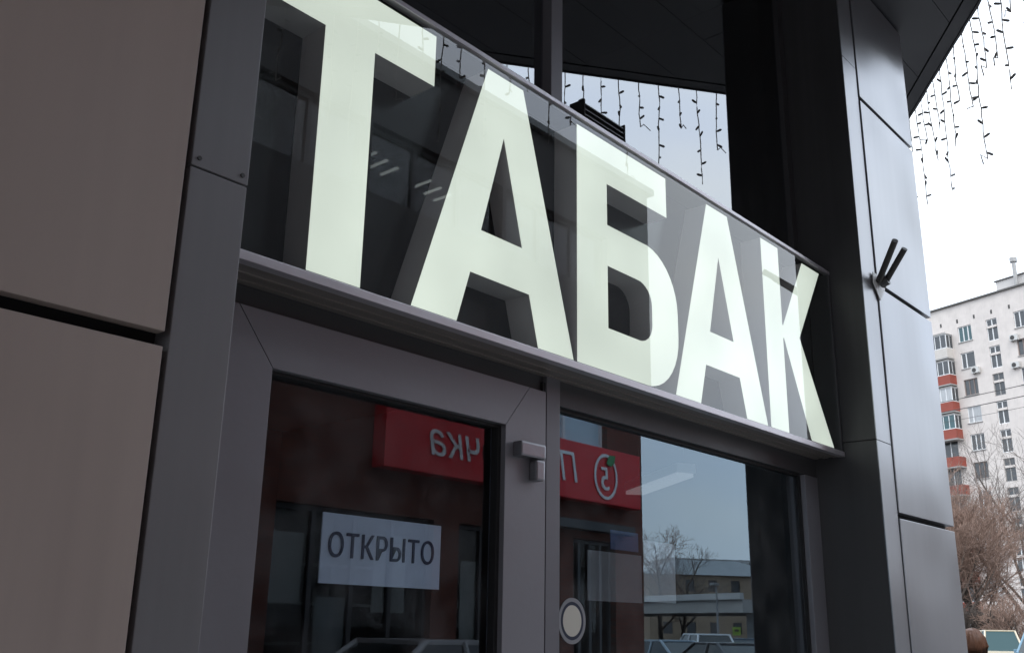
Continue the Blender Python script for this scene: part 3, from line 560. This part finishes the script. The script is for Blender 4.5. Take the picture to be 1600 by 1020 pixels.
# ------------------------------------------------------------------ person on the pavement (only the crown of the head reaches into the frame)
def person(loc, rz, height, label):
    root = empty('person', loc, rz, label=label, cat='person'); k = height/1.70
    V = [(0,0,.93),(0,0,1.10),(0,.0,1.28),(0,.0,1.42),(0,-.01,1.49),(0,-.015,1.555),(0,-.02,1.60),
         (.095,0,.88),(.10,.01,.49),(.10,.03,.09),(.105,-.12,.035),(-.095,0,.88),(-.10,.02,.49),(-.10,.04,.09),(-.105,-.11,.035),
         (.17,0,1.38),(.225,.02,1.12),(.235,-.05,.88),(.237,-.07,.80),(-.17,0,1.38),(-.225,.02,1.12),(-.235,-.05,.88),(-.237,-.07,.80)]
    R = [.15,.14,.155,.115,.055,.07,.085,.095,.062,.042,.035,.095,.062,.042,.035,.06,.045,.034,.03,.06,.045,.034,.03]
    E_ = [(0,1),(1,2),(2,3),(3,4),(4,5),(5,6),(0,7),(7,8),(8,9),(9,10),(0,11),(11,12),(12,13),(13,14),(3,15),(15,16),(16,17),(17,18),(3,19),(19,20),(20,21),(21,22)]
    me = bpy.data.meshes.new('body'); me.from_pydata([tuple(c*k for c in v) for v in V], E_, []); o = bpy.data.objects.new('body', me); C.objects.link(o)
    md = o.modifiers.new('skin', 'SKIN'); md.use_smooth_shade = True
    for i, sv in enumerate(me.skin_vertices[0].data): sv.radius = (R[i]*k, R[i]*k*.85)
    me.skin_vertices[0].data[0].use_root = True
    o.modifiers.new('sub', 'SUBSURF').levels = 2; o.modifiers['sub'].render_levels = 2
    bpy.context.view_layer.update(); ev = bpy.data.meshes.new_from_object(o.evaluated_get(bpy.context.evaluated_depsgraph_get())); bpy.data.objects.remove(o)
    for m_ in ('skin', 'coat', 'trouser', 'shoe'): ev.materials.append(mm[m_])
    for p_ in ev.polygons:
        z = p_.center.z/k; p_.material_index = 0 if z > 1.47 else (1 if z > .82 else (2 if z > .11 else 3))
        if abs(p_.center.x) > .21*k and z < .87: p_.material_index = 0
    link('body', ev, root)
    # fingers
    for sgn in (1, -1):
        for f_ in range(5):
            hb_ = MB(); yb_ = -.07+.018*(f_-2) if f_ < 4 else -.11
            hb_.tube([Vector((sgn*.237, yb_, .80))*k, Vector((sgn*.235, yb_-.01, .755))*k, Vector((sgn*.225, yb_-.015, .72+.012*abs(f_-1)))*k], [.010, .009, .007], 'skin', 6); hb_.build('finger', root, smooth=True)
    # face
    bm = bmesh.new(); bmesh.ops.create_uvsphere(bm, u_segments=24, v_segments=16, radius=1); 
    for v in bm.verts: v.co = Vector((v.co.x*.074, v.co.y*.092-.018, v.co.z*.112+1.59))*k
    hm = bpy.data.meshes.new('head'); bm.to_mesh(hm); bm.free(); hm.materials.append(mm['skin']); hm.polygons.foreach_set('use_smooth', [True]*len(hm.polygons)); link('head', hm, root)
    MB().add([(Vector(p_)*k) for p_ in ((0,-.112,1.60),(.014,-.105,1.562),(-.014,-.105,1.562),(0,-.132,1.568))], [(0,1,3),(0,3,2),(1,2,3)], 'skin').build('nose', root)
    for sgn in (1, -1): MB().tube([Vector((sgn*.03, -.104, 1.602))*k, Vector((sgn*.03, -.112, 1.602))*k], .009, 'wire', 8).build('eye', root)
    MB().box(tuple(Vector((-.022,-.109,1.533))*k), tuple(Vector((.022,-.098,1.541))*k), 'lampred').build('mouth', root)
    # hair: cap of locks falling to the collar
    hh = MB(); rr = random.Random(5)
    for i in range(420):
        a = rr.uniform(0, 2*math.pi); e0 = rr.uniform(.25, 1.5); cx_ = Vector((0, -.012, 1.60)); 
        if -2.2 < a-2*math.pi*.75+math.pi*0 < -2.2: continue
        P = []
        for t in range(6):
            el = 1.5-(t/5)*(1.5+(.9 if not (3.9 < a < 5.5) else -.75)); rad_ = 1.0+rr.uniform(-.02, .05)
            q = Vector((math.cos(a)*math.cos(el)*.088*rad_, math.sin(a)*math.cos(el)*.106*rad_, math.sin(el)*.122*rad_ if el > 0 else el*.16))
            P.append((cx_+q)*k)
        hh.tube(P, [.007, .011, .012, .012, .011, .005], 'hair', 5)
    hh.build('hair', root, smooth=True)
    return root
person((7.66, 2.36, 0), math.radians(80), 1.625, 'pedestrian with brown hair beside the foot of the silver pilaster')

# ------------------------------------------------------------------ vehicles
def car(name, loc, rz, prof, roofz, wheelz, length, width, paint_m, label, cat='car', group=None, glassmat='carglass'):
    """prof: list of (x, z) for the lower body outline (bonnet to boot); roofz: list of (x,z) for the glasshouse"""
    root = empty(name, loc, rz, label=label, cat=cat, group=group); w2 = width/2
    def loft(pr, w0, w1, zref0, zref1, m):
        n = len(pr); vs_ = []
        for sg in (-1, 1):
            for x, z in pr:
                t = 0 if zref1 == zref0 else max(0, min(1, (z-zref0)/(zref1-zref0))); vs_.append((x, sg*(w0+(w1-w0)*t), z))
        fs_ = [list(range(n)), list(range(2*n-1, n-1, -1))]+[(i, (i+1) % n, n+(i+1) % n, n+i) for i in range(n)]
        return MB().add(vs_, fs_, m)
    loft(prof, w2, w2*.97, .3, 1.0, paint_m).build('body', root, .03)
    zb = min(z for x, z in roofz); zt = max(z for x, z in roofz)
    loft(roofz, w2*.95, w2*.74, zb, zt, glassmat).build('glasshouse', root, .02)
    top = [p for p in roofz if p[1] > zt-.07]; xs0, xs1 = min(p[0] for p in top), max(p[0] for p in top)
    MB().box((xs0-.05, -w2*.76, zt-.035), (xs1+.05, w2*.76, zt+.03), paint_m).build('roof', root, .02)
    rl = sorted(roofz, key=lambda p: p[0]); fb = [rl[0], (xs0, zt)]; rbk = [rl[-1], (xs1, zt)]
    for sg in (-1, 1):
        for (xa, za), (xb, zb2) in (fb, rbk): MB().tube([(xa, sg*w2*.95, za), (xb, sg*w2*.75, zb2)], .045, paint_m, 6).build('pillar', root)
        xm = (rl[0][0]+rl[-1][0])/2+.1; MB().tube([(xm, sg*w2*.955, zb), (xm, sg*w2*.755, zt)], .04, paint_m, 6).build('pillar', root)
        MB().box((rl[0][0]+.25, sg*(w2*.98), zb+.0), (rl[0][0]+.40, sg*(w2+.17), zb+.15), paint_m).build('mirror', root, .02)
        for x in wheelz:
            wh = MB().tube([(x, sg*(w2-.2), .32), (x, sg*(w2+.01), .32)], .32, 'tyre', 20).build('wheel', root)
            MB().tube([(x, sg*(w2-.02), .32), (x, sg*(w2+.02), .32)], .19, 'rim', 14).build('rim', wh)
        x0 = min(x for x, z in prof); x1 = max(x for x, z in prof)
        MB().box((x0-.012, sg*w2*.55, .62), (x0+.08, sg*w2*.9, .76), 'lampclear').build('headlight', root, .015)
        MB().box((x1-.08, sg*w2*.62, .72), (x1+.012, sg*w2*.92, .95), 'lampred').build('tail_light', root, .015)
    return root
suv_body = [(-2.2,.28),(2.25,.28),(2.3,.7),(2.25,1.0),(1.9,1.05),(-1.0,1.03),(-1.95,.92),(-2.25,.7)]; suv_glass = [(-1.05,1.0),(2.12,1.0),(1.75,1.62),(-.25,1.62)]
sed_body = [(-2.2,.25),(2.2,.25),(2.25,.62),(2.2,.92),(1.5,.96),(-.9,.92),(-1.95,.78),(-2.25,.58)]; sed_glass = [(-.95,.9),(1.75,.92),(.95,1.42),(-.15,1.42)]
van_body = [(-2.2,.28),(2.5,.28),(2.52,1.1),(2.5,1.18),(-1.5,1.12),(-2.1,1.0),(-2.3,.7)]; van_glass = [(-1.6,1.1),(2.46,1.14),(2.34,2.02),(-.75,2.02)]
cp = paint('cream_paint', (.55, .47, .34)); bp = paint('light_blue_paint', (.13, .24, .32)); wp = paint('white_car_paint', (.72, .74, .76)); dp = paint('dark_blue_paint', (.05, .09, .14)); gp = paint('graphite_paint', (.05, .05, .055)); lp_ = paint('pale_blue_paint', (.30, .38, .45))
q = spot(1560, 56); car('parked_van', q, math.atan2(q[1], q[0])+.12, van_body, van_glass, (-1.4, 1.6), 4.8, 1.75, cp, 'cream van parked below the bare trees', 'van', glassmat='vanglass')
q = spot(1640, 50); car('parked_van', q, math.atan2(q[1], q[0])-.3, van_body, van_glass, (-1.4, 1.6), 4.8, 1.8, bp, 'light blue van parked beside the cream van', 'van')

# ------------------------------------------------------------------ the street behind the camera, seen in the glass
WX = 18.02
opp = empty('brick_shop_building', (0, -8.3, 0), label='red brick shop building opposite, reflected in the windows', cat='building')
ops = []
for i in range(9): ops.append((16.4-i*3.4-3.3, 16.4-i*3.4, 8.45, 9.72))
low = [(14.2, 16.75, 5.15, 6.4), (10.6, 12.9, 5.35, 6.4), (5.9, 8.3, 5.35, 6.4), (1.9, 4.3, 5.35, 6.4)]
grd = [(15.6, 17.0, .1, 3.3), (12.4, 15.2, .5, 3.3), (8.6, 11.8, .5, 3.3), (4.6, 7.8, .5, 3.3), (.4, 3.6, .5, 3.3)]
bw = MB(); wall_grid(bw, -16, WX, 0, 6.5, low+grd, 0, .25, 'brick'); wall_grid(bw, -16, WX, 6.5, 11.3, ops, 0, .25, 'darkclad')
bw.v = [(x, -y, z) for x, y, z in bw.v]
bw.add([(WX,0,0),(WX,-14,0),(WX,-14,11.3),(WX,0,11.3)], [(0,1,2,3)], 'brick').add([(-16,0,0),(-16,-14,0),(-16,-14,11.3),(-16,0,11.3)], [(3,2,1,0)], 'brick').add([(-16,-14,0),(WX,-14,0),(WX,-14,11.3),(-16,-14,11.3)], [(0,1,2,3)], 'brick').add([(-16,0,11.3),(WX,0,11.3),(WX,-14,11.3),(-16,-14,11.3)], [(0,1,2,3)], 'roofgrey')
bw.build('wall', opp)
MB().box((-16.1, -.3, 11.303), (WX+.12, .12, 11.45), 'roofgrey').build('parapet', opp)
for o in ops+low+grd:
    mfr = 'darkframe' if o in ops+grd else 'pvc'; t = .07; x0, x1, z0, z1 = o; b = MB()
    b.box((x0, -.2, z0), (x0+t, -.13, z1), mfr).box((x1-t, -.2, z0), (x1, -.13, z1), mfr).box((x0+t, -.2, z0), (x1-t, -.13, z0+t), mfr).box((x0+t, -.2, z1-t), (x1-t, -.13, z1), mfr)
    n = 2 if o in ops else (3 if o in grd else 1)
    for i in range(1, n+1): xm = x0+(x1-x0)*i/(n+1); b.box((xm-.04, -.2, z0+t), (xm+.04, -.13, z1-t), mfr)
    wnd = b.build('window', opp); MB().box((x0+.02, -.185, z0+.02), (x1-.02, -.175, z1-.02), 'skypane' if o in low else ('clearglass' if o in grd else 'farglass')).build('pane', wnd)  # lower panes: sky reflection painted in as a pale blue colour
    MB().add([(x0-.3,-.26,z0-.3),(x1+.3,-.26,z0-.3),(x1+.3,-.26,z1+.3),(x0-.3,-.26,z1+.3),(x0-.3,-3,z0-.3),(x1+.3,-3,z0-.3),(x1+.3,-3,z1+.3),(x0-.3,-3,z1+.3)], [(4,5,6,7),(0,1,5,4),(2,3,7,6),(1,2,6,5),(3,0,4,7)], 'inner').build('room', opp)
for xc, zc in ((10.2, 9.50), (11.55, 9.46)):
    for j in range(3): MB().box((xc+j*.26, -.95, zc-j*.05), (xc+.05+j*.26, -.5, zc+.03-j*.05), 'tube2').build('ceiling_light', opp)
for x0, x1, z0, z1, m_ in ((8.75, 9.3, 1.9, 2.9, 'white'), (9.6, 10.3, 1.0, 2.0, 'paper'), (10.7, 11.4, 1.8, 3.0, 'whiteplastic'), (6.2, 6.9, 1.2, 2.6, 'paper'), (12.7, 13.4, 1.3, 2.7, 'white'), (13.9, 14.5, 2.2, 3.0, 'bluep')):
    MB().box((x0, -.225, z0), (x1, -.215, z1), m_).build('poster', opp)
for zz in (.7, 1.3, 1.9, 2.5): MB().box((7.9, -1.4, zz), (12.2, -1.0, zz+.04), 'whiteplastic').build('display_shelf', opp)
MB().box((13.0, .02, 3.45), (17.3, .3, 3.62), 'charcoal').build('entrance_canopy', opp)
rs = empty('red_shop_sign', (13.9, -8.12, 4.0), label='long red shop sign on the brick building reflected in the window', cat='sign')
MB().box((-3.55, -.18, .0), (3.62, .12, 1.12), 'red').build('panel', rs, .02)
tm = text_mesh('lettering', 'Пятёрочка', 1.0, 'white', .01, .18); tm.transform(Matrix.Rotation(math.pi/2, 4, 'X')); tm.transform(Matrix.Rotation(math.pi, 4, 'Z'))
xs = [v.co.x for v in tm.vertices]; f_ = 4.0/(max(xs)-min(xs)); tm.transform(Matrix.Scale(f_, 4)); t = link('lettering', tm, rs); t.location = (-.55, .135, .55)
lr = MB(); nn = 40; vs_ = []; fs_ = []
for i in range(nn):
    a = 2*math.pi*i/nn
    for r_ in (.40, .46): vs_ += [(2.35+r_*.85*math.cos(a), .135, .54+r_*math.sin(a)), (2.35+r_*.85*math.cos(a), .15, .54+r_*math.sin(a))]
for i in range(nn):
    j = (i+1) % nn
    for a_, b_ in ((0, 1), (1, 3), (3, 2), (2, 0)): fs_.append((i*4+a_, i*4+b_, j*4+b_, j*4+a_))
lr.add(vs_, fs_, 'white').build('logo_ring', rs)
tm = text_mesh('numeral', '5', .66, 'white', .01, .1); tm.transform(Matrix.Rotation(math.pi/2, 4, 'X')); tm.transform(Matrix.Rotation(math.pi, 4, 'Z')); t = link('numeral', tm, rs); t.location = (2.33, .14, .47)
MB().prism_y([(2.35, .80), (2.45, .98), (2.66, 1.0), (2.62, .84), (2.5, .76)], .15, .16, 'green').build('leaf', rs)
# parked cars in the lot behind
def mspot(px, dist): 
    q = u3(px, 995); q = q/math.hypot(q.x, q.y)*dist; return (q.x, 3.7-q.y, -.13)
for px, dist, rz, b_, g_, pm, lb in ((1095, 46, 2.3, suv_body, suv_glass, wp, 'white estate car parked in the lot opposite'), (1030, 36, 1.9, sed_body, sed_glass, lp_, 'pale blue saloon car parked in the lot opposite'), (1120, 30, 2.0, sed_body, sed_glass, gp, 'graphite saloon car parked in the lot opposite'), (1155, 52, 2.6, sed_body, sed_glass, dp, 'dark blue saloon car parked in the lot opposite')):
    car('parked_car', mspot(px, dist), rz, b_, g_, (-1.4, 1.4), 4.5, 1.8, pm, lb, 'car')
q = (9.2, -6.2, 0); car('parked_car', q, .05, sed_body, sed_glass, (-1.4, 1.4), 4.5, 1.8, paint('silver_car_paint', (.45, .46, .48)), 'silver saloon car parked along the brick building', 'car')
# overpass, ochre house, far block, lamp, sign, trees
a, b = mspot(985, 95), mspot(1215, 78); dv = Vector((b[0]-a[0], b[1]-a[1], 0)); OL = dv.length+8; ov = empty('overpass', (a[0], a[1], 0), math.atan2(dv.y, dv.x), label='grey concrete overpass crossing the street opposite', cat='bridge')
MB().box((-20, 0, 2.8), (OL, 9, 3.6), 'slab').build('deck', ov); MB().box((-20, -.2, 3.2), (OL, .1, 4.0), 'concrete').build('parapet', ov); MB().box((-20, 8.9, 3.605), (OL, 9.2, 4.0), 'concrete').build('parapet', ov)
for i in range(int((OL+15)//20)+1): MB().box((-15+i*20, 3, -.13), (-13.8+i*20, 6, 2.798), 'concrete').build('pier', ov)
a = mspot(1128, 160); oh = empty('ochre_house', a, math.radians(42), label='ochre two storey house with grey hipped roof opposite', cat='house')
ow = MB(); ops = [(-9+i*3.6, -7.6+i*3.6, z, z+1.7) for i in range(6) for z in (1.4, 4.5, 7.6)]
wall_grid(ow, -11, 11, 0, 10, ops, 0, .25, 'yellowwall'); ow.v = [(x, -y, z) for x, y, z in ow.v]
ow.add([(-11,0,0),(-11,-12,0),(-11,-12,10),(-11,0,10)], [(3,2,1,0)], 'yellowwall').add([(11,0,0),(11,-12,0),(11,-12,10),(11,0,10)], [(0,1,2,3)], 'yellowwall').add([(-11,-12,0),(11,-12,0),(11,-12,10),(-11,-12,10)], [(0,1,2,3)], 'yellowwall'); ow.build('wall', oh)
for x0, x1, z0, z1 in ops: MB().box((x0, -.2, z0), (x1, -.15, z1), 'wpane').build('window', oh)
MB().add([(-11.6,.6,10),(11.6,.6,10),(11.6,-12.6,10),(-11.6,-12.6,10),(-5,-6,12.6),(5,-6,12.6)], [(0,1,5,4),(1,2,5),(2,3,4,5),(3,0,4),(3,2,1,0)], 'roofgrey').build('roof', oh)
a = mspot(1160, 230); fb = empty('far_block', a, math.radians(38), label='far pale block rising behind the ochre house', cat='building')
MB().box((-16, -12, 0), (16, 0, 17), 'concrete').build('wall', fb)
for r in range(5):
    for i in range(9): MB().box((-14.6+i*3.4, .01, 2+r*3.2), (-12.8+i*3.4, .05, 3.7+r*3.2), 'wpane').build('window', fb)
a = mspot(1122, 58); ll = empty('street_lamp', a, label='grey street lamp in the lot opposite', cat='lamp'); MB().tube([(0, 0, 0), (0, 0, 4.2)], [.09, .05], 'lamppole', 8).build('pole', ll); MB().box((-.5, -.12, 4.2), (.15, .12, 4.32), 'lamppole').build('lamp_head', ll, .02)
a = mspot(1151, 100); cs = empty('crossing_sign', a, math.radians(50), label='lime square crossing sign on a grey post opposite', cat='sign'); MB().tube([(0, 0, 0), (0, 0, 2.2)], .04, 'lamppole', 8).build('post', cs); MB().box((-.38, .045, 1.45), (.38, .07, 2.2), 'lime').build('plate', cs); MB().box((-.2, .072, 1.8), (.2, .078, 2.0), 'wire').build('symbol', cs)
bare_tree('bare_tree', mspot(1035, 80), 11, 51, .2, 4, [8, 7, 6, 4], .5, 'twig', 'brown bare tree before the overpass opposite')
bare_tree('bare_tree', mspot(1065, 88), 9, 57, .2, 4, [8, 7, 6, 4], .5, 'twig2', 'grey bare tree before the overpass opposite')

eb = empty('added_dark_block', (80, -20, -.13), math.radians(72), label='brown brick residential block closing the street opposite', cat='building')  # invented block out of view, darkens what the lower silver panels mirror
MB().box((-11, -12, 0), (11, 0, 12.5), 'ebrick').build('wall', eb); MB().box((-11.3, -12.3, 12.503), (11.3, .3, 13), 'roofgrey').build('roof', eb)
for r in range(4):
    for i in range(6): MB().box((-10+i*3.6, .01, 1.4+r*3.0), (-8.3+i*3.6, .06, 3.0+r*3.0), 'wpane').build('window', eb)
